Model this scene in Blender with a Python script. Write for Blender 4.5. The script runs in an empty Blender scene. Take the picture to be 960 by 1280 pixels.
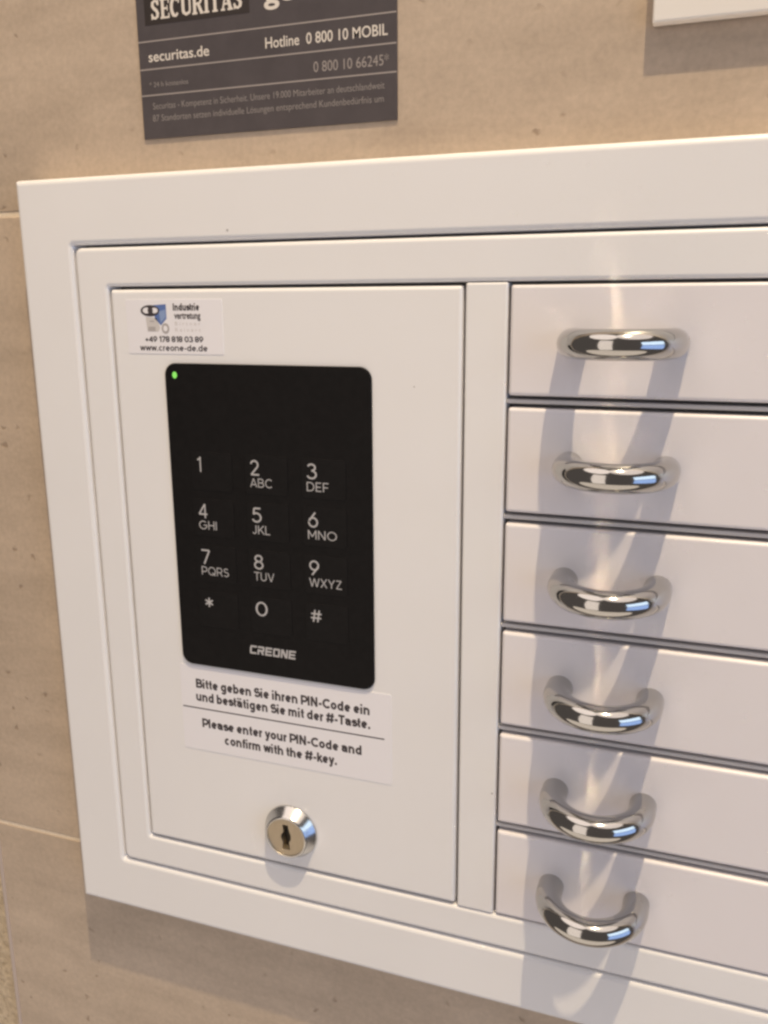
import bpy, bmesh, math, random
from mathutils import Vector, Matrix
random.seed(7)
scene = bpy.context.scene
MM = 0.001

# ------------------------------------------------------------------ camera
cam_data = bpy.data.cameras.new('camera')
cam = bpy.data.objects.new('camera', cam_data)
scene.collection.objects.link(cam)
RX = Vector((0.93947191, 0.34255716, -0.00686493))      # right
RY = Vector((0.07360382, -0.22134778, -0.97241331))     # down
RZ = Vector((-0.33462667, 0.9130497, -0.23316354))      # forward
mw = Matrix.Identity(4)
for i in range(3):
    mw[i][0] = RX[i]; mw[i][1] = -RY[i]; mw[i][2] = -RZ[i]
mw[0][3], mw[1][3], mw[2][3] = 0.07173541, -0.3308981, -0.0047827
cam.matrix_world = mw
cam_data.sensor_fit = 'VERTICAL'
cam_data.sensor_height = 24.0
cam_data.lens = 1109.65 / 1280.0 * 24.0
cam_data.clip_start = 0.01
cam_data.clip_end = 50
scene.camera = cam

# ------------------------------------------------------------------ world, lamps, exposure
world = bpy.data.worlds.new('World'); scene.world = world; world.use_nodes = True
bg = world.node_tree.nodes['Background']
bg.inputs['Color'].default_value = (1.0, 0.86, 0.78, 1); bg.inputs['Strength'].default_value = 0.09

def area_lamp(name, loc, target, sx, sy, radiance, col, shape='RECTANGLE'):
    l = bpy.data.lights.new(name, 'AREA'); l.shape = shape; l.size = sx; l.size_y = sy
    l.energy = radiance * math.pi * sx * sy * (math.pi / 4 if shape == 'ELLIPSE' else 1.0); l.color = col
    o = bpy.data.objects.new(name, l); scene.collection.objects.link(o)
    o.location = loc
    d = Vector(target) - Vector(loc)
    o.rotation_euler = d.to_track_quat('-Z', 'Y').to_euler()
    return o

# warm ceiling spot close to the wall: the sharp shadows
k = bpy.data.lights.new('ceiling_spot', 'POINT'); k.energy = 120.0; k.color = (1.0, 0.80, 0.52); k.shadow_soft_size = 0.02
ko = bpy.data.objects.new('ceiling_spot', k); scene.collection.objects.link(ko); ko.location = (0.337, -0.60, 1.80)
# added fill lamps standing in for ceiling, floor and pale left wall; daylight window to the right
area_lamp('ceiling_fill', (-0.95, -1.05, 1.90), (-0.95, -1.05, 0.0), 1.7, 2.1, 1.12, (1.0, 0.86, 0.78), 'ELLIPSE')  # added pair, split to leave separate crescents in the chrome
area_lamp('ceiling_fill', (0.85, -0.85, 1.90), (0.85, -0.85, 0.0), 2.0, 2.0, 0.92, (1.0, 0.86, 0.78), 'ELLIPSE')
area_lamp('floor_fill', (-0.2, -1.0, -1.35), (-0.2, -1.0, 0.0), 3.2, 1.5, 0.65, (1.0, 0.85, 0.70), 'ELLIPSE')  # added soft fill from below, no lamp there
area_lamp('wall_fill', (-0.92, -2.20, -0.05), (0, 0, -0.1), 1.1, 3.0, 0.90, (1.0, 0.87, 0.77))  # added tall side fill in place of a pale wall
area_lamp('window_light', (1.85, -0.95, 0.45), (0.05, 0, 0.1), 1.6, 0.70, 1.6, (0.62, 0.80, 1.0))
area_lamp('window_light', (1.85, -0.95, -0.42), (0.05, 0, -0.2), 1.6, 0.90, 1.1, (0.32, 0.52, 1.0))

scene.view_settings.view_transform = 'Standard'; scene.view_settings.look = 'None'
scene.view_settings.exposure = 0.38; scene.view_settings.gamma = 1.0
scene.cycles.use_denoising = True
scene.cycles.caustics_reflective = True
scene.cycles.blur_glossy = 0.0
scene.cycles.max_bounces = 8
scene.cycles.use_guiding = True
scene.cycles.sample_clamp_indirect = 0.0
scene.cycles.filter_width = 2.7

# ------------------------------------------------------------------ helpers
def mat(name, col, rough=0.5, metal=0.0, spec=0.5):
    m = bpy.data.materials.new(name); m.use_nodes = True
    b = m.node_tree.nodes['Principled BSDF']
    b.inputs['Base Color'].default_value = (*col, 1); b.inputs['Roughness'].default_value = rough
    b.inputs['Metallic'].default_value = metal; b.inputs['Specular IOR Level'].default_value = spec
    return m, m.node_tree.nodes, m.node_tree.links, b

def link_obj(name, me, m, parent=None, wn=False):
    o = bpy.data.objects.new(name, me); scene.collection.objects.link(o)
    if m is not None: me.materials.append(m)
    if parent is not None: o.parent = parent
    if wn:      # rounded edges smooth, flat faces flat
        me.set_sharp_from_angle(angle=math.radians(50))
        for p in me.polygons: p.use_smooth = max(abs(c) for c in p.normal) < 0.9995
    return o

def bm_obj(name, bm, m, parent=None, wn=False):
    bmesh.ops.recalc_face_normals(bm, faces=bm.faces[:])
    me = bpy.data.meshes.new(name); bm.to_mesh(me); bm.free()
    return link_obj(name, me, m, parent, wn)

def empty(name, loc=(0, 0, 0)):
    o = bpy.data.objects.new(name, None); scene.collection.objects.link(o); o.location = loc
    o.empty_display_size = 0.02
    return o

def tag(o, label=None, cat=None, group=None, kind=None):
    if label: o['label'] = label
    if cat: o['category'] = cat
    if group: o['group'] = group
    if kind: o['kind'] = kind
    return o

def rrect(bm, q, cr, y, n):
    """rounded rectangle loop (mm), q = (x0,x1,z0,z1), n steps in each corner"""
    x0, x1, z0, z1 = q; out = []
    for cx, cz, a0 in ((x1 - cr, z0 + cr, -90), (x1 - cr, z1 - cr, 0), (x0 + cr, z1 - cr, 90), (x0 + cr, z0 + cr, 180)):
        for t in range(n + 1):
            a = math.radians(a0 + 90 * t / n)
            out.append(bm.verts.new(((cx + cr * math.cos(a)) * MM, y * MM, (cz + cr * math.sin(a)) * MM)))
    return out

def grow(q, d): return (q[0] - d, q[1] + d, q[2] - d, q[3] + d)

def skin(bm, loops):
    for a, b in zip(loops[:-1], loops[1:]):
        n = len(a)
        for t in range(n): bm.faces.new((a[t], a[(t + 1) % n], b[(t + 1) % n], b[t]))

def rim(r, y0, y1, seg):
    """(inset, y) from the back edge round to the front face"""
    if r <= 0: return [(0, y1), (0, y0)]
    return [(0, y1)] + [(r * (1 - math.cos(math.pi / 2 * t / seg)), y0 + r * (1 - math.sin(math.pi / 2 * t / seg))) for t in range(seg + 1)]

def slab(x0, x1, z0, z1, y0, y1, r=1.5, cr=0.0, seg=6, cseg=5):
    """box (mm) whose front (y0) edges are rounded with r and whose corners seen from the front with cr"""
    bm = bmesh.new(); q = (x0, x1, z0, z1)
    if cr <= 0 and r <= 0:
        bmesh.ops.create_cube(bm, size=1.0)
        for v in bm.verts:
            v.co = Vector(((x0 if v.co.x < 0 else x1) * MM, (y0 if v.co.y < 0 else y1) * MM, (z0 if v.co.z < 0 else z1) * MM))
        return bm
    loops = [rrect(bm, grow(q, -d), max(cr - d, 0.03), y, cseg) for d, y in rim(r, y0, y1, seg)]
    skin(bm, loops); bm.faces.new(loops[0]); bm.faces.new(loops[-1])
    return bm

def ring(o, i, y0, y1, r_out, r_in, c_out, c_in, seg=6):
    """rectangular frame (mm): o and i are (x0,x1,z0,z1)"""
    bm = bmesh.new()
    lo = [rrect(bm, grow(o, -d), max(c_out - d, 0.03), y, 5) for d, y in rim(r_out, y0, y1, seg)]
    li = [rrect(bm, grow(i, d), c_in + d, y, 5) for d, y in rim(r_in, y0, y1, seg)]
    skin(bm, lo + li[::-1]); skin(bm, [li[0], lo[0]])
    return bm

_cap = {}
def text_mesh(s, off):
    c = bpy.data.curves.new('t', 'FONT'); c.body = s; c.size = 1.0; c.offset = off; c.resolution_u = 4
    o = bpy.data.objects.new('t', c); scene.collection.objects.link(o)
    bpy.context.view_layer.update()
    me = bpy.data.meshes.new_from_object(o.evaluated_get(bpy.context.evaluated_depsgraph_get()))
    bpy.data.objects.remove(o); bpy.data.curves.remove(c)
    return me

def lettering(s, x0, x1, base, cap, y, m, parent, off=0.0, name='lettering', label=None, shear=0.0):
    """flat print (mm): fills x0..x1, sits on base, capital height cap; x1 None keeps the font's own proportion"""
    if off not in _cap:
        h = text_mesh('H', off); _cap[off] = max(v.co.y for v in h.vertices) - min(v.co.y for v in h.vertices); bpy.data.meshes.remove(h)
    me = text_mesh(s, off)
    xs = [v.co.x for v in me.vertices]; w = max(xs) - min(xs)
    sy = cap / _cap[off]; sx = (x1 - x0) / w if x1 is not None else sy
    b0 = min(xs)
    for v in me.vertices:
        v.co = Vector(((x0 + (v.co.x - b0) * sx + shear * v.co.y * sy) * MM, y * MM, (base + v.co.y * sy) * MM))
    for p in me.polygons: p.use_smooth = False
    me.name = name
    o = link_obj(name, me, m, parent)
    if label: o['label'] = label
    return o

def polys(name, pl, y, m, parent, thick=0.0):
    """flat print (mm) made of convex polygons"""
    bm = bmesh.new()
    for k_, p in enumerate(pl):
        bm.faces.new([bm.verts.new((a * MM, (y - 0.004 * (k_ % 5)) * MM, b * MM)) for a, b in p])
    for f in bm.faces:
        f.normal_update()
        if f.normal.y > 0: f.normal_flip()
    me = bpy.data.meshes.new(name); bm.to_mesh(me); bm.free()
    return link_obj(name, me, m, parent)

def disc(cx, cz, rx, rz, n=24, a0=0, a1=360):
    return [(cx + rx * math.cos(math.radians(a0 + (a1 - a0) * t / n)), cz + rz * math.sin(math.radians(a0 + (a1 - a0) * t / n))) for t in range(n if a1 - a0 == 360 else n + 1)]

def stroke(pts, w):
    """thick polyline as quads"""
    out = []
    for (ax, az), (bx, bz) in zip(pts[:-1], pts[1:]):
        d = Vector((bx - ax, bz - az)); d.normalize(); n = Vector((-d.y, d.x)) * w / 2; d = d * w * 0.18
        out.append([(ax - d.x + n.x, az - d.y + n.y), (bx + d.x + n.x, bz + d.y + n.y), (bx + d.x - n.x, bz + d.y - n.y), (ax - d.x - n.x, az - d.y - n.y)])
    return out

# ------------------------------------------------------------------ monoline sans capitals, figures and lower case (capital height 1)
def arc(cx, cy, rx, ry, a0, a1, n=None):
    n = n or max(3, int(abs(a1 - a0) / 22))
    return [(cx + rx * math.cos(math.radians(a0 + (a1 - a0) * t / n)), cy + ry * math.sin(math.radians(a0 + (a1 - a0) * t / n))) for t in range(n + 1)]

def glyph(c, w):
    """strokes (centre lines) and advance of one character for stroke width w"""
    h = w / 2; t = 1 - h; X = 0.74; x = X - h; b = h
    def cap_o(W): return arc(W / 2, .5, W / 2 - h, .5 - h, 0, 360, 22)
    wb = 0.60 + w * 0.25                                  # lower-case bowl width
    rx, ry = wb / 2 - h, X / 2 - h; bx, by = wb / 2, X / 2
    bowl = arc(bx, by, rx, ry, 0, 360, 18)
    R = wb - h                                            # right stem
    def arch(x0, x1): return [(x0, 0), (x0, X)], arc((x0 + x1) / 2, x - (x1 - x0) / 2 * .95, (x1 - x0) / 2, (x1 - x0) / 2 * .95, 180, 0, 8) + [(x1, 0)]
    D = {
     ' ': ([], .24), '.': ([[(h + .03, 0), (h + .03, w * 1.05)]], w + .1), ',': ([[(h + .03, -.12), (h + .05, w)]], w + .1),
     '-': ([[(.04, .36), (.36, .36)]], .42), '+': ([[(.04, .38), (.58, .38)], [(.31, .11), (.31, .65)]], .64),
     '#': ([[(.16, 0), (.32, 1)], [(.56, 0), (.72, 1)], [(.02, .70), (.88, .70)], [(0, .30), (.86, .30)]], .90),
     '0': ([cap_o(.66 + w * .3)], .68 + w * .3), '1': ([[(.30, 0), (.30, 1)], [(.34, t), (.06, .78)]], .42),
     '2': ([arc(.32, t - .25, .25, .25, 170, -35) + [(h + .02, b)], [(h, b), (.64, b)]], .68),
     '3': ([arc(.30, t - .2, .23, .2, 160, -90, 10), arc(.30, (t - .4 + b) / 2, .28, (t - .4 - b) / 2, 90, -160, 11)], .66),
     '4': ([[(.52, 0), (.52, 1 - h), (h * .6, .27), (.70, .27)]], .72),
     '5': ([[(.58, t), (.16, t), (.11, .53)], arc(.30, b + .29, .29, .29, 125, -155, 11)], .66),
     '6': ([arc(.34, b + .29, .34 - h, .29, 0, 360, 16), [(.50, t + h * .6), (.17, .56), (h + .01, .36)]], .70),
     '9': ([arc(.34, t - .29, .34 - h, .29, 0, 360, 16), [(.18, b - h * .6), (.51, .44), (.67 - h, .62)]], .70),
     '7': ([[(h * .5, t), (.60, t), (.20, 0)]], .64),
     '8': ([arc(.34, t - .205, .24, .205, 0, 360, 14), arc(.34, (t - .41 + b) / 2, .34 - h, (t - .41 - b) / 2, 0, 360, 14)], .70),
     'A': ([[(h * .8, 0), (.42, t + h * .4), (.84 - h * .8, 0)], [(.2, .29), (.64, .29)]], .86),
     'B': ([[(h, 0), (h, 1)], [(h, t), (.42, t)] + arc(.42, (t + .52) / 2, .22, (t - .52) / 2, 90, -90, 7) + [(h, .52)], [(.42, .52)] + arc(.44, (b + .52) / 2, .27, (.52 - b) / 2, 90, -90, 7) + [(h, b)]], .80),
     'C': ([arc(.50, .5, .50 - h, .5 - h, 45, 315, 18)], .88), 'G': ([arc(.50, .5, .50 - h, .5 - h, 45, 360, 20), [(.96, .49), (.54, .49)]], 1.02),
     'D': ([[(h, 0), (h, 1)], [(h, t), (.36, t)] + arc(.36, .5, .42, .5 - h, 90, -90, 11) + [(h, b)]], .88),
     'E': ([[(h, 0), (h, 1)], [(h, t), (.60, t)], [(h, .5), (.55, .5)], [(h, b), (.62, b)]], .68), 'F': ([[(h, 0), (h, 1)], [(h, t), (.60, t)], [(h, .48), (.54, .48)]], .64),
     'H': ([[(h, 0), (h, 1)], [(.74 - h, 0), (.74 - h, 1)], [(h, .5), (.74 - h, .5)]], .80), 'I': ([[(h, 0), (h, 1)]], w + .09),
     'J': ([[(.50 - h, 1), (.50 - h, .28)] + arc(.26, .27, .24 - h, .27 - h, 0, -160, 8)], .58), 'K': ([[(h, 0), (h, 1)], [(h, .34), (.66, 1)], [(.26, .56), (.72, 0)]], .74),
     'L': ([[(h, 0), (h, 1)], [(h, b), (.56, b)]], .60), 'M': ([[(h, 0), (h, 1)], [(h, .97), (.44, .28), (.88 - h, .97)], [(.88 - h, 0), (.88 - h, 1)]], .95),
     'N': ([[(h, 0), (h, 1)], [(h, .98), (.76 - h, .02)], [(.76 - h, 0), (.76 - h, 1)]], .83), 'O': ([cap_o(1.0)], 1.04),
     'P': ([[(h, 0), (h, 1)], [(h, t), (.40, t)] + arc(.40, (t + .38) / 2, .30 - h * .2, (t - .38) / 2, 90, -90, 8) + [(h, .38)]], .74),
     'Q': ([cap_o(1.0), [(.58, .34), (.94, -.02)]], 1.04), 'R': ([[(h, 0), (h, 1)], [(h, t), (.42, t)] + arc(.42, (t + .42) / 2, .26, (t - .42) / 2, 90, -90, 8) + [(h, .42)], [(.44, .42), (.72, 0)]], .78),
     'S': ([arc(.34, t - .21, .25, .21, 30, 250, 9) + arc(.34, b + .24, .29, .24, 75, -150, 10)], .70),
     'T': ([[(0, t), (.70, t)], [(.35, 0), (.35, t)]], .72), 'U': ([[(h, 1), (h, .36)] + arc(.37, .36, .37 - h, .36 - h, 180, 360, 10) + [(.74 - h, 1)]], .80),
     'V': ([[(h * .7, 1), (.40, h * .2), (.80 - h * .7, 1)]], .82), 'W': ([[(h * .7, 1), (.30, h * .3), (.58, .96), (.86, h * .3), (1.16 - h * .7, 1)]], 1.18),
     'X': ([[(h * .8, 0), (.74 - h * .8, 1)], [(h * .8, 1), (.74 - h * .8, 0)]], .76), 'Y': ([[(h * .6, 1), (.38, .44), (.76 - h * .6, 1)], [(.38, 0), (.38, .46)]], .77),
     'Z': ([[(.04, t), (.60, t), (h + .02, b), (.66, b)]], .70),
     'a': ([arc(.28, x - .17, .26, .17, 160, 0, 7) + [(.54, 0)], arc(.27, b + .17, .27 - h, .17, 0, 360, 12), [(.54, .42), (.36, .41)]], .54 + h + .07),
     'b': ([[(h, 0), (h, 1)], bowl], wb + .05), 'd': ([[(R, 0), (R, 1)], bowl], wb + .08), 'o': ([bowl], wb + .05),
     'c': ([arc(bx, by, rx, ry, 50, 310, 14)], wb), 'e': ([[(h, by), (R, by)] , arc(bx, by, rx, ry, 0, 318, 16)], wb + .04),
     'f': ([[(.16, 0), (.16, .78)] + arc(.32, .80, .16, .20 - h, 180, 80, 5), [(0, X - h * 1.1), (.36, X - h * 1.1)]], .38),
     'g': ([bowl, [(R, X), (R, .02)] + arc(bx, .0, R - bx, .20, 0, -150, 8)], wb + .08), 'h': (list(arch(h, wb - h)) + [[(h, 0), (h, 1)]], wb + .08),
     'i': ([[(h, 0), (h, .69)], [(h, .835), (h, 1.01)]], w + .09), 'k': ([[(h, 0), (h, 1)], [(h, .26), (.52, X)], [(.24, .46), (.58, 0)]], .60),
     'l': ([[(h, 0), (h, 1)]], w + .09), 'm': (list(arch(h, .46 + h * .3)) + list(arch(.46 + h * .3, .92 - h * .4))[1:], .92 + h * .6 + .09),
     'n': (list(arch(h, wb - h)), wb + .08), 'p': ([[(h, -.27), (h, X)], bowl], wb + .05),
     'r': ([[(h, 0), (h, X)], arc(h + .2, x - .2, .2, .2, 180, 75, 5)], .40), 's': ([arc(.28, x - .15, .20, .15, 30, 225, 7) + arc(.28, b + .17, .24, .17, 60, -150, 8)], .56),
     't': ([[(.17, .94), (.17, .2)] + arc(.32, .20, .15, .20 - h, 180, 275, 5), [(0, X - h * 1.1), (.36, X - h * 1.1)]], .40),
     'u': ([[(h, X), (h, .28)] + arc(bx, .28, rx, .28 - h, 180, 360, 8), [(R, 0), (R, X)]], wb + .08), 'v': ([[(h * .7, X), (.29, h * .3), (.58 - h * .7, X)]], .59),
     'w': ([[(h * .7, X), (.24, h * .3), (.43, X - h * .4), (.62, h * .3), (.86 - h * .7, X)]], .87), 'y': ([[(h * .7, X), (.30, .04)], [(.60 - h * .7, X), (.24, -.16), (.06, -.2)]], .61),
    }
    if c == 'ä':
        s, a = D['a']; return s + [[(.15, .85), (.15, 1.02)], [(.44, .85), (.44, 1.02)]], a
    return D[c]

def typeset(s, x0, x1, base, cap, y, m, parent, w=0.12, name='lettering', gap=0.03):
    """one line of flat print (mm) in the monoline sans; x1 None keeps natural width"""
    out = []; p = 0.0
    for c in s:
        st, adv = glyph(c, w)
        for q in st: out.append([(a + p, b) for a, b in q])
        p += adv + gap
    tot = max(a for q in out for a, b in q) + w / 2
    sx = (x1 - x0) / tot if x1 is not None else cap
    pl = []; parts = []
    for q in out:                                         # sharp corners: butt the strokes instead of mitring them
        cur = [q[0]]
        for k_ in range(1, len(q)):
            cur.append(q[k_])
            if k_ < len(q) - 1 and (Vector(q[k_]) - Vector(q[k_-1])).normalized().dot((Vector(q[k_+1]) - Vector(q[k_])).normalized()) < 0.45:
                parts.append(cur); cur = [q[k_]]
        parts.append(cur)
    for q in parts:
        closed = abs(q[0][0] - q[-1][0]) < 1e-6 and abs(q[0][1] - q[-1][1]) < 1e-6
        n = len(q); left = []; right = []
        for k_ in range(n):
            a = Vector(q[k_ - 1] if k_ > 0 else (q[-2] if closed else q[0])); b = Vector(q[k_]); c = Vector(q[k_ + 1] if k_ < n - 1 else (q[1] if closed else q[-1]))
            d1 = (b - a).normalized() if (b - a).length > 1e-9 else (c - b).normalized(); d2 = (c - b).normalized() if (c - b).length > 1e-9 else d1
            nn = Vector((-(d1 + d2).y, (d1 + d2).x))
            nn = nn.normalized() if nn.length > 1e-6 else Vector((-d1.y, d1.x))
            f = min(1.6, 1.0 / max(0.3, nn.dot(Vector((-d1.y, d1.x)))))
            left.append(b + nn * w / 2 * f); right.append(b - nn * w / 2 * f)
        for k_ in range(n - 1):
            pl.append([(x0 + v.x * sx, base + v.y * cap) for v in (left[k_], left[k_ + 1], right[k_ + 1], right[k_])])
    o = polys(name, pl, y, m, parent)
    return o

def lathe(profile, cx, cz, n=64):
    """profile of (radius, y) in mm turned about the wall normal"""
    bm = bmesh.new(); rows = []
    for r, y in profile:
        rows.append([bm.verts.new(((cx + r * math.cos(2*math.pi*t/n)) * MM, y * MM, (cz + r * math.sin(2*math.pi*t/n)) * MM)) for t in range(n)])
    for a, b in zip(rows[:-1], rows[1:]):
        for t in range(n):
            bm.faces.new((a[t], a[(t+1) % n], b[(t+1) % n], b[t]))
    return bm

# ------------------------------------------------------------------ materials
def paint(name, col, rough):
    m, N, L, b = mat(name, col, rough)
    tc = N.new('ShaderNodeTexCoord')
    # powder coat: very fine orange peel, faint blotches, a few stray specks
    n1 = N.new('ShaderNodeTexNoise'); n1.inputs['Scale'].default_value = 900; n1.inputs['Detail'].default_value = 2
    L.new(tc.outputs['Object'], n1.inputs['Vector'])
    bp = N.new('ShaderNodeBump'); bp.inputs['Strength'].default_value = 0.05; bp.inputs['Distance'].default_value = 0.0004
    L.new(n1.outputs['Fac'], bp.inputs['Height']); L.new(bp.outputs['Normal'], b.inputs['Normal'])
    n2 = N.new('ShaderNodeTexNoise'); n2.inputs['Scale'].default_value = 14; n2.inputs['Detail'].default_value = 4
    L.new(tc.outputs['Object'], n2.inputs['Vector'])
    mx = N.new('ShaderNodeMix'); mx.data_type = 'RGBA'
    mx.inputs['A'].default_value = (*[c * 0.955 for c in col], 1); mx.inputs['B'].default_value = (*[min(1, c * 1.03) for c in col], 1)
    L.new(n2.outputs['Fac'], mx.inputs['Factor'])
    vo = N.new('ShaderNodeTexVoronoi'); vo.inputs['Scale'].default_value = 42
    L.new(tc.outputs['Object'], vo.inputs['Vector'])
    sp = N.new('ShaderNodeMath'); sp.operation = 'LESS_THAN'; sp.inputs[1].default_value = 0.026
    L.new(vo.outputs['Distance'], sp.inputs[0])
    sc_ = N.new('ShaderNodeMath'); sc_.operation = 'MULTIPLY'; sc_.inputs[1].default_value = 0.55
    L.new(sp.outputs[0], sc_.inputs[0])
    m2 = N.new('ShaderNodeMix'); m2.data_type = 'RGBA'; m2.inputs['B'].default_value = (0.12, 0.09, 0.08, 1)
    L.new(sc_.outputs[0], m2.inputs['Factor']); L.new(mx.outputs['Result'], m2.inputs['A'])
    L.new(m2.outputs['Result'], b.inputs['Base Color'])
    rr = N.new('ShaderNodeMapRange'); rr.inputs['To Min'].default_value = rough - 0.05; rr.inputs['To Max'].default_value = rough + 0.07
    L.new(n2.outputs['Fac'], rr.inputs['Value']); L.new(rr.outputs['Result'], b.inputs['Roughness'])
    return m

M_white = paint('white_powder_coat', (0.805, 0.795, 0.805), 0.34)
M_drawer = paint('white_drawer_window_cast', (0.775, 0.742, 0.768), 0.30)  # pinkish-cool cast of window light and camera mixed into the drawer white
M_panel = paint('white_panel_coat', (0.78, 0.74, 0.70), 0.4)
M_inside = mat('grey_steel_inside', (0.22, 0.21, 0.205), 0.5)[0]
M_rail = mat('grey_rail_paint', (0.55, 0.53, 0.53), 0.4)[0]

def tile_material():
    m, N, L, b = mat('beige_stone_tile', (0.42, 0.32, 0.23), 0.42)
    tc = N.new('ShaderNodeTexCoord'); oi = N.new('ShaderNodeObjectInfo')
    ad = N.new('ShaderNodeVectorMath'); ad.operation = 'MULTIPLY_ADD'; ad.inputs[1].default_value = (7, 7, 7)
    L.new(oi.outputs['Random'], ad.inputs[0]); L.new(tc.outputs['Object'], ad.inputs[2])
    V = ad.outputs[0]
    def noise(s, d, r=0.55, dist=0.0, vec=V):
        n = N.new('ShaderNodeTexNoise'); n.inputs['Scale'].default_value = s; n.inputs['Detail'].default_value = d
        n.inputs['Roughness'].default_value = r; n.inputs['Distortion'].default_value = dist; L.new(vec, n.inputs['Vector']); return n.outputs['Fac']
    def ramp(f, stops):
        r = N.new('ShaderNodeValToRGB'); L.new(f, r.inputs['Fac'])
        while len(r.color_ramp.elements) < len(stops): r.color_ramp.elements.new(0.5)
        for e, (p, c) in zip(r.color_ramp.elements, stops): e.position = p; e.color = (*c, 1)
        return r.outputs['Color']
    def mul(a, c, fac=1.0):
        x = N.new('ShaderNodeMix'); x.data_type = 'RGBA'; x.blend_type = 'MULTIPLY'; x.inputs['Factor'].default_value = fac
        L.new(a, x.inputs['A']); L.new(c, x.inputs['B']); return x.outputs['Result']
    base = ramp(noise(9, 6, 0.6, 0.6), [(0.30, (0.455, 0.360, 0.276)), (0.5, (0.492, 0.391, 0.301)), (0.72, (0.535, 0.428, 0.333))])
    # stretched cloudy streaks of the cast-concrete look
    mp = N.new('ShaderNodeMapping'); mp.inputs['Scale'].default_value = (0.35, 1, 1.4); L.new(V, mp.inputs['Vector'])
    base = mul(base, ramp(noise(38, 5, 0.62, 0.3, mp.outputs[0]), [(0.28, (0.85, 0.845, 0.84)), (0.62, (1.04, 1.04, 1.04))]))
    base = mul(base, ramp(noise(420, 3, 0.6), [(0.25, (0.89, 0.89, 0.89)), (0.75, (1.07, 1.07, 1.07))]))
    # pits: only where a mask lets them through
    vo = N.new('ShaderNodeTexVoronoi'); vo.inputs['Scale'].default_value = 74; vo.inputs['Randomness'].default_value = 1
    nz = N.new('ShaderNodeTexNoise'); nz.inputs['Scale'].default_value = 260; L.new(V, nz.inputs['Vector'])
    wv = N.new('ShaderNodeVectorMath'); wv.operation = 'MULTIPLY_ADD'; wv.inputs[1].default_value = (0.006, 0.006, 0.006)
    L.new(nz.outputs['Color'], wv.inputs[0]); L.new(V, wv.inputs[2])
    sx = N.new('ShaderNodeSeparateXYZ'); cx = N.new('ShaderNodeCombineXYZ'); L.new(wv.outputs[0], sx.inputs[0])
    L.new(sx.outputs['X'], cx.inputs['X']); L.new(sx.outputs['Z'], cx.inputs['Y'])
    vo.voronoi_dimensions = '2D'; L.new(cx.outputs[0], vo.inputs['Vector'])
    dist = ramp(vo.outputs['Distance'], [(0.04, (1, 1, 1)), (0.12, (0, 0, 0))])
    msk = ramp(noise(23, 3), [(0.47, (0, 0, 0)), (0.58, (1, 1, 1))])
    col_sel = N.new('ShaderNodeSeparateColor'); L.new(vo.outputs['Color'], col_sel.inputs[0])
    gt = N.new('ShaderNodeMath'); gt.operation = 'GREATER_THAN'; gt.inputs[1].default_value = 0.55; L.new(col_sel.outputs[0], gt.inputs[0])
    pm = N.new('ShaderNodeMath'); pm.operation = 'MULTIPLY'; L.new(dist, pm.inputs[0]); L.new(msk, pm.inputs[1])
    pm2 = N.new('ShaderNodeMath'); pm2.operation = 'MULTIPLY'; L.new(pm.outputs[0], pm2.inputs[0]); L.new(gt.outputs[0], pm2.inputs[1])
    pm3 = N.new('ShaderNodeMath'); pm3.operation = 'MULTIPLY'; pm3.inputs[1].default_value = 0.52; L.new(pm2.outputs[0], pm3.inputs[0])
    mx = N.new('ShaderNodeMix'); mx.data_type = 'RGBA'; mx.inputs['B'].default_value = (0.16, 0.10, 0.06, 1)
    L.new(pm3.outputs[0], mx.inputs['Factor']); L.new(base, mx.inputs['A'])
    L.new(mx.outputs['Result'], b.inputs['Base Color'])
    bp = N.new('ShaderNodeBump'); bp.inputs['Strength'].default_value = 0.25; bp.inputs['Distance'].default_value = 0.0006
    hs = N.new('ShaderNodeMath'); hs.operation = 'SUBTRACT'; L.new(noise(60, 6, 0.65), hs.inputs[0]); L.new(pm2.outputs[0], hs.inputs[1])
    L.new(hs.outputs[0], bp.inputs['Height']); L.new(bp.outputs['Normal'], b.inputs['Normal'])
    return m
M_tile = tile_material()

def rough_mat(name, c1, c2, scale, strength, dist, rough):
    m, N, L, b = mat(name, c1, rough)
    tc = N.new('ShaderNodeTexCoord')
    n = N.new('ShaderNodeTexNoise'); n.inputs['Scale'].default_value = scale; n.inputs['Detail'].default_value = 6; n.inputs['Roughness'].default_value = 0.65
    L.new(tc.outputs['Object'], n.inputs['Vector'])
    r = N.new('ShaderNodeValToRGB'); r.color_ramp.elements[0].position = 0.35; r.color_ramp.elements[1].position = 0.65
    r.color_ramp.elements[0].color = (*c1, 1); r.color_ramp.elements[1].color = (*c2, 1)
    L.new(n.outputs['Fac'], r.inputs['Fac']); L.new(r.outputs['Color'], b.inputs['Base Color'])
    bp = N.new('ShaderNodeBump'); bp.inputs['Strength'].default_value = strength; bp.inputs['Distance'].default_value = dist
    L.new(n.outputs['Fac'], bp.inputs['Height']); L.new(bp.outputs['Normal'], b.inputs['Normal'])
    return m
M_grout = rough_mat('lit_pale_grout', (0.70, 0.58, 0.44), (0.80, 0.68, 0.54), 500, 0.3, 0.0005, 0.8)  # light beige grout, made paler for the light its joints catch
M_plaster = rough_mat('rough_plaster', (0.50, 0.40, 0.28), (0.72, 0.60, 0.45), 260, 1.0, 0.003, 0.9)
M_trim = mat('tile_edge_trim', (0.46, 0.38, 0.34), 0.35)[0]

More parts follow.
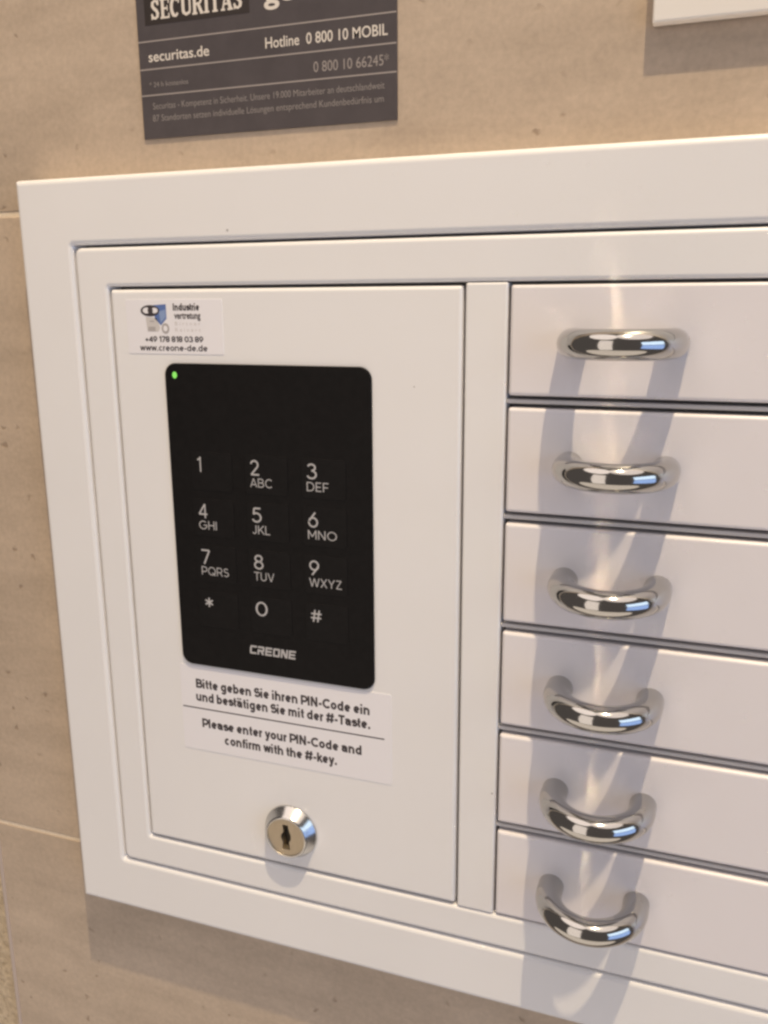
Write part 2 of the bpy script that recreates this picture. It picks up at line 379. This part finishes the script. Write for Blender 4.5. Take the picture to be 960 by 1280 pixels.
def chrome():
    m, N, L, b = mat('polished_chrome', (0.52, 0.51, 0.49), 0.07, 1.0)
    tc = N.new('ShaderNodeTexCoord')
    n = N.new('ShaderNodeTexNoise'); n.inputs['Scale'].default_value = 120; n.inputs['Detail'].default_value = 3
    L.new(tc.outputs['Object'], n.inputs['Vector'])
    r = N.new('ShaderNodeMapRange'); r.inputs['To Min'].default_value = 0.065; r.inputs['To Max'].default_value = 0.11
    L.new(n.outputs['Fac'], r.inputs['Value']); L.new(r.outputs['Result'], b.inputs['Roughness'])
    bp = N.new('ShaderNodeBump'); bp.inputs['Strength'].default_value = 0.03; bp.inputs['Distance'].default_value = 0.001
    L.new(n.outputs['Fac'], bp.inputs['Height']); L.new(bp.outputs['Normal'], b.inputs['Normal'])
    return m
M_chrome = chrome()
def brass():
    m, N, L, b = mat('nickel_brass', (0.50, 0.42, 0.31), 0.5, 1.0)
    tc = N.new('ShaderNodeTexCoord')
    n = N.new('ShaderNodeTexNoise'); n.inputs['Scale'].default_value = 900; n.inputs['Detail'].default_value = 2
    mp = N.new('ShaderNodeMapping'); mp.inputs['Scale'].default_value = (1, 1, 0.15); L.new(tc.outputs['Object'], mp.inputs['Vector']); L.new(mp.outputs[0], n.inputs['Vector'])
    r = N.new('ShaderNodeMapRange'); r.inputs['To Min'].default_value = 0.42; r.inputs['To Max'].default_value = 0.62
    L.new(n.outputs['Fac'], r.inputs['Value']); L.new(r.outputs['Result'], b.inputs['Roughness'])
    return m
M_brass = brass()
M_ring = mat('dull_chrome', (0.60, 0.59, 0.57), 0.2, 1.0)[0]
M_hole = mat('dark_keyway', (0.02, 0.015, 0.01), 0.6)[0]
M_black = rough_mat('black_keypad_film', (0.0055, 0.0048, 0.005), (0.0078, 0.0068, 0.007), 300, 0.03, 0.0003, 0.42)
M_black.node_tree.nodes['Principled BSDF'].inputs['Specular IOR Level'].default_value = 0.12
M_key = rough_mat('black_key_film', (0.0060, 0.0053, 0.0055), (0.0084, 0.0074, 0.0076), 300, 0.03, 0.0003, 0.4)
M_key.node_tree.nodes['Principled BSDF'].inputs['Specular IOR Level'].default_value = 0.125
M_print = mat('pale_grey_print', (0.47, 0.46, 0.47), 0.5)[0]
M_led, _, _, lb = mat('green_led', (0.1, 0.5, 0.05), 0.3)
lb.inputs['Emission Color'].default_value = (0.28, 0.70, 0.14, 1); lb.inputs['Emission Strength'].default_value = 0.5
M_label = mat('white_label_film', (0.815, 0.80, 0.84), 0.28)[0]
M_ink = mat('black_ink', (0.045, 0.035, 0.04), 0.45)[0]
M_inkg = mat('grey_ink', (0.42, 0.39, 0.39), 0.45)[0]
M_inkp = mat('pale_grey_ink', (0.60, 0.57, 0.56), 0.45)[0]
M_blue = mat('blue_ink', (0.10, 0.17, 0.42), 0.4)[0]
M_blue2 = mat('pale_blue_ink', (0.24, 0.33, 0.56), 0.4)[0]
M_sign = rough_mat('charcoal_sign_film', (0.077, 0.067, 0.072), (0.089, 0.078, 0.083), 90, 0.02, 0.0003, 0.5)
M_sign.node_tree.nodes['Principled BSDF'].inputs['Specular IOR Level'].default_value = 0.15
M_signblack = mat('black_sign_box', (0.022, 0.014, 0.012), 0.4)[0]
M_signwhite = mat('white_sign_print', (0.72, 0.66, 0.60), 0.5)[0]
M_signgrey = mat('grey_sign_print', (0.34, 0.30, 0.285), 0.5)[0]
M_signdim = mat('dim_sign_print', (0.28, 0.25, 0.24), 0.5)[0]

# ------------------------------------------------------------------ the wall
WY = 17.0            # tile face behind the cabinet's front plane (mm)
bm = slab(-292.5, 910, -960, 700, WY + 0.35, WY + 40, r=0)
wall = tag(bm_obj('wall', bm, M_grout), kind='structure')
for zr in ((35.8, 361), (-291.4, 33.6), (-618.6, -293.6)):
    for xr in ((-291.8, 303), (305.2, 905)):
        bm_obj('tile', slab(xr[0], xr[1], zr[0], zr[1], WY, WY + 8, r=0.5, cr=0.4, seg=2, cseg=2), M_tile, wall, wn=True)
bm_obj('edge_trim', slab(-294.8, -291.95, -958, 698, WY - 0.25, WY + 20, r=0.7, seg=3), M_trim, wall, wn=True)
bm = bmesh.new()      # rough plaster beyond the tile edge
nx, nz = 40, 110
gv = [[bm.verts.new(((-295.9 - 400 * i / nx) * MM, (WY + 9 + random.uniform(-.5, .5)) * MM, (-960 + 1660 * j / nz) * MM)) for j in range(nz + 1)] for i in range(nx + 1)]
for i in range(nx):
    for j in range(nz):
        bm.faces.new((gv[i][j], gv[i][j+1], gv[i+1][j+1], gv[i+1][j]))
o = tag(bm_obj('plaster_wall', bm, M_plaster), kind='structure')
for p in o.data.polygons: p.use_smooth = True

# ------------------------------------------------------------------ the key cabinet
cab = tag(empty('key_cabinet', (0, 0, 0)), 'white steel key cabinet with keypad door and six drawers on tiled wall', 'cabinet')
OUT = (-220.9, 204.0, -311.6, 46.7)
OPN = (-193.2, 176.4, -283.2, 18.8)
bm_obj('outer_frame', ring(OUT, OPN, 0, WY + 0.6, 2.4, 2.2, 1.2, 1.0), M_white, cab, wn=True)
INO = (-192.1, 175.2, -282.1, 17.7)
INI = (-176.2, 158.6, -266.4, 1.3)
bm_obj('inner_frame', ring(INO, INI, 0.1, 12, 1.7, 1.6, 3.2, 1.0), M_white, cab, wn=True)
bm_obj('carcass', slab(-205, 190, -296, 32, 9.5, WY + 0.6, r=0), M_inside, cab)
door = bm_obj('door', slab(-175.1, -17.7, -264.9, 0.0, 0, 8, r=1.6, cr=1.2), M_white, cab, wn=True)
bm_obj('divider', slab(-16.5, -0.5, -266.0, 1.0, 0.15, 9, r=0.9, cr=0.8), M_white, cab, wn=True)

# drawers with bow handles
HX, HR, HC, HD = 41.6, 5.25, 17.3, 23.2
def handle_mesh():
    bm = bmesh.new(); n, m_ = 48, 20; rows = []
    ST = 5.0                                              # straight legs, then half an ellipse
    pts = [Vector((-HC, 0.4, 0)), Vector((-HC, -1.6, 0)), Vector((-HC, -3.4, 0))]
    for t in range(n + 1):
        a = math.pi * t / n
        pts.append(Vector((-HC * math.cos(a), -ST - (HD - ST) * math.sin(a), 0)))
    pts += [Vector((HC, -3.4, 0)), Vector((HC, -1.6, 0)), Vector((HC, 0.4, 0))]
    n = len(pts) - 1
    for t, p in enumerate(pts):
        d = (pts[min(t+1, n)] - pts[max(t-1, 0)]).normalized()
        if t in (0, n): d = Vector((0, -1 if t == 0 else 1, 0))
        u = d.cross(Vector((0, 0, 1))).normalized()
        rr = HR * (1.0 + 0.02 * abs(math.cos(math.pi * t / n)) ** 4)
        rows.append([bm.verts.new((p + u * rr * math.cos(2*math.pi*q/m_) + Vector((0, 0, 1)) * rr * math.sin(2*math.pi*q/m_)) * MM) for q in range(m_)])
    for a, b in zip(rows[:-1], rows[1:]):
        for q in range(m_): bm.faces.new((a[q], a[(q+1) % m_], b[(q+1) % m_], b[q]))
    bmesh.ops.recalc_face_normals(bm, faces=bm.faces[:])
    me = bpy.data.meshes.new('handle'); bm.to_mesh(me); bm.free()
    for p in me.polygons: p.use_smooth = True
    return me
h_me = handle_mesh(); h_me.materials.append(M_chrome)
bm = slab(0.6, 157.4, -40.4, 0.0, 0, 8, r=1.3, cr=1.0)
d0 = bm_obj('drawer', bm, M_drawer, cab, wn=True)
drawers = [d0]
for i in range(1, 6):
    o = d0.copy(); scene.collection.objects.link(o); o.parent = cab
    o.location = (0, random.uniform(-0.15, 0.15) * MM, -45.0 * i * MM); o.rotation_euler = (0, math.radians(random.uniform(-.06, .06)), 0)
    drawers.append(o)
for o in drawers:
    h = bpy.data.objects.new('handle', h_me); scene.collection.objects.link(h); h.parent = o
    h.location = (HX * MM, 0, (-20.6 + random.uniform(-.25, .25)) * MM)
    h.rotation_euler = (math.radians(random.uniform(-1.2, 1.2)), math.radians(random.uniform(-.7, .7)), 0)
for i in range(1, 6):
    bm_obj('rail', slab(-0.2, 158.2, -45 * i + 1.55, -45 * i + 3.1, 1.6, 9.4, r=0.3, seg=2), M_rail, cab)

# lock
LX, LZ = -96.8, -246.0
lock = empty('lock', (0, 0, 0)); lock.parent = cab
lock['label'] = 'round chrome cam lock with brass core'
prof = [(13.2, 0.2), (13.3, -0.6), (13.1, -1.1), (12.9, -1.3), (10.6, -5.3), (10.2, -5.9), (9.8, -6.15), (9.45, -6.05), (9.3, -5.6), (9.3, -4.4)]
bm_obj('lock_ring', lathe(prof, LX, LZ), M_ring, lock, wn=True)
bm = bmesh.new()
slot = [(-1.2, 5.7), (0.9, 5.7), (1.2, 3.6), (1.9, 1.2), (1.9, -0.6), (1.2, -2.0), (1.5, -5.6), (-1.5, -5.6), (-1.3, -2.6), (-2.0, -0.4), (-1.9, 0.9), (-1.0, 2.4)]
slot = [(a * 1.3, c * 1.12) for a, c in slot]; n = 48
def lv(x, z, y): return bm.verts.new(((LX + x) * MM, y * MM, (LZ + z) * MM))
outer = [lv(9.32 * math.cos(2*math.pi*t/n), 9.32 * math.sin(2*math.pi*t/n), -5.5) for t in range(n)]
inner = [lv(x, z, -5.65) for x, z in slot]
ed = [bm.edges.new((outer[t], outer[(t+1) % n])) for t in range(n)] + [bm.edges.new((inner[t], inner[(t+1) % 12])) for t in range(12)]
bmesh.ops.triangle_fill(bm, use_beauty=True, use_dissolve=False, edges=ed)
back = [lv(x, z, -2.0) for x, z in slot]
for t in range(12): bm.faces.new((inner[t], inner[(t+1) % 12], back[(t+1) % 12], back[t]))
bm_obj('lock_core', bm, M_brass, lock)
bm_obj('keyway', slab(LX - 3, LX + 3, LZ - 6.8, LZ + 6.8, -2.2, 0, r=0), M_hole, lock)

# ------------------------------------------------------------------ keypad
kp = bm_obj('keypad', slab(-149.3, -54.2, -168.6, -30.8, -1.1, 0.1, r=0.35, cr=5.2, seg=2, cseg=8), M_black, cab, wn=True)
kp['label'] = 'black keypad panel with white digits'
cols = (-136.3, -109.9, -83.4); rows = (-70.6, -91.3, -112.4, -133.9)
def key_mesh():
    bm = slab(0, 20.5, -17.2, 0, -1.29, -1.0, r=0.25, cr=1.5, seg=2, cseg=3)
    bmesh.ops.recalc_face_normals(bm, faces=bm.faces[:])
    me = bpy.data.meshes.new('key'); bm.to_mesh(me); bm.free(); me.materials.append(M_key)
    return me
km = key_mesh()
digits = [('1', ''), ('2', 'ABC'), ('3', 'DEF'), ('4', 'GHI'), ('5', 'JKL'), ('6', 'MNO'), ('7', 'PQRS'), ('8', 'TUV'), ('9', 'WXYZ'), ('*', ''), ('0', ''), ('#', '')]
wid = {'ABC': 10.4, 'DEF': 10.1, 'GHI': 8.8, 'JKL': 8.8, 'MNO': 13.2, 'PQRS': 13.7, 'TUV': 9.8, 'WXYZ': 15.2}
PY = -1.34
for q, (d, l) in enumerate(digits):
    cx, rz = cols[q % 3], rows[q // 3]
    o = bpy.data.objects.new('key', km); scene.collection.objects.link(o); o.parent = kp
    o.location = ((cx - 2.6) * MM, 0, (rz + 2.2) * MM)
    if d == '*':
        pl = []
        for a in (90, 150, 210): pl += stroke([(cx + 3 - 2.0 * math.cos(math.radians(a)), rz - 3.3 - 2.0 * math.sin(math.radians(a))), (cx + 3 + 2.0 * math.cos(math.radians(a)), rz - 3.3 + 2.0 * math.sin(math.radians(a)))], 0.75)
        polys('key_digit', pl, PY, M_print, kp)
    elif d == '#':
        bx, bz = cx + 2.9, rz - 3.6
        pl = [stroke([(bx - 1.35, bz - 2.6), (bx - 0.55, bz + 2.6)], 0.7)[0], stroke([(bx + 0.65, bz - 2.6), (bx + 1.45, bz + 2.6)], 0.7)[0],
              stroke([(bx - 2.2, bz + 1.0), (bx + 2.4, bz + 1.0)], 0.7)[0], stroke([(bx - 2.4, bz - 0.9), (bx + 2.2, bz - 0.9)], 0.7)[0]]
        polys('key_digit', pl, PY, M_print, kp)
    else:
        w_ = {'1': 2.2, '0': 5.9}.get(d, 4.6)
        x0 = cx + {'1': 0.7, '0': 0.1}.get(d, 0.25)
        typeset(d, x0, x0 + w_, rz - 6.8, 6.7, PY, M_print, kp, w=0.108, name='key_digit')
    if l: typeset(l, cx + 0.1, cx + 0.1 + wid[l], rz - 11.9, 3.9, PY, M_print, kp, w=0.105, name='key_letters', gap=0.10)
polys('status_light', [disc(-144.3, -35.8, 1.15, 1.45, 20)], -1.16, M_led, kp)
# maker's name: squared block capitals
def block(ch, x, z, w, h, t):
    R = lambda a, b, c, d: [(x + a * w, z + b * h), (x + c * w, z + b * h), (x + c * w, z + d * h), (x + a * w, z + d * h)]
    tx, tz = t / w, t / h
    if ch == 'C': return [R(0, .16, tx, .84), R(.06, 0, 1, tz), R(.06, 1 - tz, 1, 1)]
    if ch == 'R': return [R(0, 0, tx, .62), R(0, 1 - tz, .94, 1), R(1 - tx, .45, 1, .9), R(0, .5 - tz * .6, .94, .5 + tz * .4),
                          [(x + .45 * w, z + .42 * h), (x + .78 * w, z + .42 * h), (x + w, z), (x + .68 * w, z)]]
    if ch == 'E': return [R(0, 0, tx, 1), R(0, 0, 1, tz), R(0, .5 - tz * .5, .92, .5 + tz * .5), R(0, 1 - tz, 1, 1)]
    if ch == 'O': return [R(0, .08, tx, .92), R(1 - tx, .08, 1, .92), R(.06, 0, .94, tz), R(.06, 1 - tz, .94, 1)]
    if ch == 'N': return [R(0, 0, tx, 1), R(1 - tx, 0, 1, 1), [(x, z + h), (x + 1.3 * t, z + h), (x + w, z), (x + w - 1.3 * t, z)]]
pl = []
for q, ch in enumerate('CREONE'):
    for p in block(ch, -113.9 + q * 3.85, -159.2, 3.35, 4.0, 0.86): pl.append([(a + (b + 159.2) * 0.12, b) for a, b in p])
polys('brand_lettering', pl, -1.14, M_print, kp)

# ------------------------------------------------------------------ stickers on the door
s1 = bm_obj('contact_sticker', slab(-167.4, -120.2, -27.0, -4.2, -0.16, 0.1, r=0.05, cr=0.8, seg=1, cseg=3), M_label, cab)
s1['label'] = 'small white contact sticker with eye logo and phone number'
LY = -0.2
typeset('Industrie', -143.8, -131.0, -8.9, 3.0, LY, M_ink, s1, w=0.24)
lettering('vertretung', -143.4, -130.6, -12.2, 2.9, LY, M_ink, s1, off=0.028)
lettering('B i r t n e r', -143.2, -130.8, -15.0, 1.5, LY, M_inkp, s1)
lettering('R e i n e r t', -143.2, -130.8, -17.6, 1.5, LY, M_inkp, s1)
typeset('+49 178 818 03 89', -158.6, -129.8, -22.0, 2.5, LY, M_ink, s1, w=0.20)
typeset('www.creone-de.de', -161.4, -128.0, -25.7, 2.6, LY, M_ink, s1, w=0.17)
polys('logo', [[(-153.5, -6.6), (-147.2, -6.2), (-147.2, -12.2), (-150.2, -15.0), (-153.0, -12.2)]], LY, M_blue, s1)
polys('logo', [[(-150.9, -9.2), (-147.5, -8.4), (-147.6, -11.6), (-150.1, -14.0)]], LY - 0.03, M_blue2, s1)
polys('logo', [[(-157.6, -11.5), (-152.2, -12.0), (-150.6, -16.0), (-151.6, -17.6), (-157.0, -17.6)]], LY, M_inkp, s1)
polys('logo', [[(-156.6, -15.6), (-153.0, -15.6), (-153.0, -17.4), (-156.6, -17.4)], [(-155.6, -13.0), (-153.4, -13.0), (-153.4, -13.6), (-155.6, -13.6)]], LY - 0.03, M_inkg, s1)
rg = [disc(-148.0, -16.3, 1.9, 2.2, 20)]
polys('logo', rg, LY - 0.04, M_inkg, s1); polys('logo', [disc(-148.0, -16.3, 1.05, 1.25, 16)], LY - 0.07, M_label, s1)
polys('logo', [disc(-155.2, -8.9, 4.7, 2.35, 24)], LY - 0.05, M_ink, s1)
polys('logo', [disc(-156.9, -8.8, 1.9, 1.25, 16), disc(-152.9, -8.8, 1.6, 1.15, 16)], LY - 0.08, M_label, s1)
polys('logo', [disc(-155.0, -8.8, 1.3, 1.6, 16)], LY - 0.13, M_ink, s1)

s2 = bm_obj('instruction_label', slab(-151.9, -46.8, -212.6, -169.6, -0.16, 0.1, r=0.05, cr=1.0, seg=1, cseg=3), M_label, cab)
s2['label'] = 'white label with PIN instructions in German and English'
typeset('Bitte geben Sie ihren PIN-Code ein', -143.6, -56.8, -180.7, 4.6, LY, M_ink, s2, w=0.225)
typeset('und bestätigen Sie mit der #-Taste.', -143.9, -56.6, -187.3, 4.6, LY, M_ink, s2, w=0.225)
polys('rule', [[(-151.3, -190.7), (-50.0, -190.7), (-50.0, -191.3), (-151.3, -191.3)]], LY, M_ink, s2)
typeset('Please enter your PIN-Code and', -141.4, -60.8, -200.5, 4.6, LY, M_ink, s2, w=0.225)
typeset('confirm with the #-key.', -129.8, -72.8, -207.6, 4.6, LY, M_ink, s2, w=0.225)

# ------------------------------------------------------------------ the sign above
sg = tag(empty('company_sign', (1.016 * MM, WY * MM, -0.07 * MM)), 'charcoal company sign with white lettering stuck to tiles above the cabinet', 'sign')
sg.scale = (0.98583,) * 3
bm_obj('sign_plate', slab(-166.9, -50.7, 63.3, 150, -0.8, 0.05, r=0.15, seg=1), M_sign, sg)
SY = -0.86
for z in (101.6, 90.8, 80.6): polys('rule', [[(-166.8, z - 0.28), (-50.8, z - 0.28), (-50.8, z + 0.28), (-166.8, z + 0.28)]], SY, M_signgrey, sg)
lb_ = polys('logo_box', [[(-162.8, 107.7), (-113.4, 107.7), (-113.4, 122), (-162.8, 122)]], SY, M_signblack, sg)
# slab-serif capitals of the company name
def serif(ch, x, z, w, h):
    t, s, f = 1.45, 0.75, 0.55      # stem, thin bar, serif overhang
    R = lambda a, b, c, d: [(x + a, z + b), (x + c, z + b), (x + c, z + d), (x + a, z + d)]
    if ch == 'E': return [R(.5, 0, .5 + t, h), R(0, 0, w, s), R(0, h - s, w, h), R(.5, h/2 - s/2, w - .8, h/2 + s/2), R(w - .6, 0, w, 2.0), R(w - .6, h - 2.0, w, h), R(w - 1.2, h/2 - 1.1, w - .8, h/2 + 1.1)]
    if ch == 'I': return [R(w/2 - t/2, 0, w/2 + t/2, h), R(w/2 - t/2 - f, 0, w/2 + t/2 + f, s), R(w/2 - t/2 - f, h - s, w/2 + t/2 + f, h)]
    if ch == 'T': return [R(w/2 - t/2, 0, w/2 + t/2, h), R(w/2 - t/2 - f, 0, w/2 + t/2 + f, s), R(0, h - s, w, h), R(0, h - 2.1, .6, h), R(w - .6, h - 2.1, w, h)]
    if ch == 'U':
        p = [(x + .5 + t/2, z + h), (x + .5 + t/2, z + 2.2), (x + .8 + t/2, z + 1.2), (x + w/2, z + .55), (x + w - .9, z + 1.2), (x + w - .7, z + 2.2), (x + w - .7, z + h)]
        return stroke(p[:3], t) + stroke(p[2:5], 1.1) + stroke(p[4:], .9) + [R(0, h - s, t + 1.0, h), R(w - 1.6, h - s, w + .1, h)]
    if ch == 'R':
        p = [(x + 1.2, z + h - .4), (x + w - 1.4, z + h - .5), (x + w - .8, z + h - 1.6), (x + w - 1.0, z + h - 3.0), (x + w - 1.8, z + h - 3.7), (x + 1.2, z + h - 3.8)]
        return [R(.5, 0, .5 + t, h), R(0, 0, t + 1.0, s), R(0, h - s, 1.6, h)] + stroke(p, .95) + stroke([(x + w - 2.3, z + h - 3.7), (x + w - .7, z + .4)], 1.35) + [R(w - 1.5, 0, w + .2, s)]
    if ch == 'A':
        return stroke([(x + .9, z + .3), (x + w/2, z + h - .2)], .8) + stroke([(x + w/2 - .2, z + h), (x + w - .9, z + .3)], 1.5) + [R(1.2, 2.1, w - 1.4, 2.8), R(0, 0, 2.0, s), R(w - 2.4, 0, w + .2, s)]
    if ch == 'C':
        p = [(x + w/2 + (w/2 - .7) * math.cos(math.radians(a)), z + h/2 + (h/2 - .5) * math.sin(math.radians(a))) for a in range(48, 320, 22)]
        return stroke(p[:4], 1.0) + stroke(p[3:10], 1.45) + stroke(p[9:], 1.0) + [R(w - .9, h - 2.4, w - .25, h)]
    if ch == 'S':
        p = [(w - .8, h - 1.9), (w - 1.3, h - .8), (w/2, h - .45), (1.1, h - 1.1), (.9, h - 2.3), (1.5, h - 3.2), (w - 1.5, h/2 - .5), (w - .9, 2.2), (w - 1.2, 1.0), (w/2, .45), (1.0, .8), (.5, 1.9)]
        p = [(x + a, z + b) for a, b in p]
        return stroke(p[:4], .95) + stroke(p[3:9], 1.35) + stroke(p[8:], .95) + [R(.2, 0, .8, 2.3), R(w - .9, h - 2.3, w - .3, h)]
pl = []; x = -159.6
for ch, w in zip('SECURITAS', (4.7, 4.9, 5.2, 5.6, 5.6, 3.0, 5.1, 5.9, 4.7)):
    pl += [[((a + 159.6) * 0.965 - 159.6, b) for a, b in p] for p in serif(ch, x, 109.6, w - 0.35, 7.6)]; x += w + 0.05
polys('logo_lettering', pl, SY - 0.05, M_signwhite, sg)
lettering('ge', -106.8, -93.2, 110.6, 8.4, SY, M_signwhite, sg, off=0.02)
lettering('securitas.de', -162.1, -132.8, 93.7, 4.0, SY, M_signwhite, sg, off=0.010)
lettering('Hotline  0 800 10 MOBIL', -106.8, -54.4, 93.9, 4.0, SY, M_signwhite, sg, off=0.008)
lettering('0 800 10 66245*', -85.8, -54.0, 83.3, 3.75, SY, M_signgrey, sg, off=-0.004)
lettering('* 24 h kostenlos', -162.5, -143.5, 83.8, 1.9, SY, M_signdim, sg)
lettering('Securitas - Kompetenz in Sicherheit. Unsere 19.000 Mitarbeiter an deutschlandweit', -161.4, -55.8, 75.0, 2.5, SY, M_signdim, sg, off=-0.004)
lettering('87 Standorten setzen individuelle Lösungen entsprechend Kundenbedürfnis um', -161.8, -56.2, 70.2, 2.5, SY, M_signdim, sg, off=-0.004)

# ------------------------------------------------------------------ white panel at the upper right
pn = tag(empty('mounted_panel', (0, WY * MM, 0)), 'plain white panel mounted on tiles above the drawers', 'panel')
bm_obj('panel_front', slab(44.2, 340, 85.5, 300, -5.7, -1.2, r=0.8, cr=0.6), M_panel, pn, wn=True)
bm_obj('panel_back', slab(45.6, 338, 87.0, 298, -1.3, 0.05, r=0), M_inside, pn)
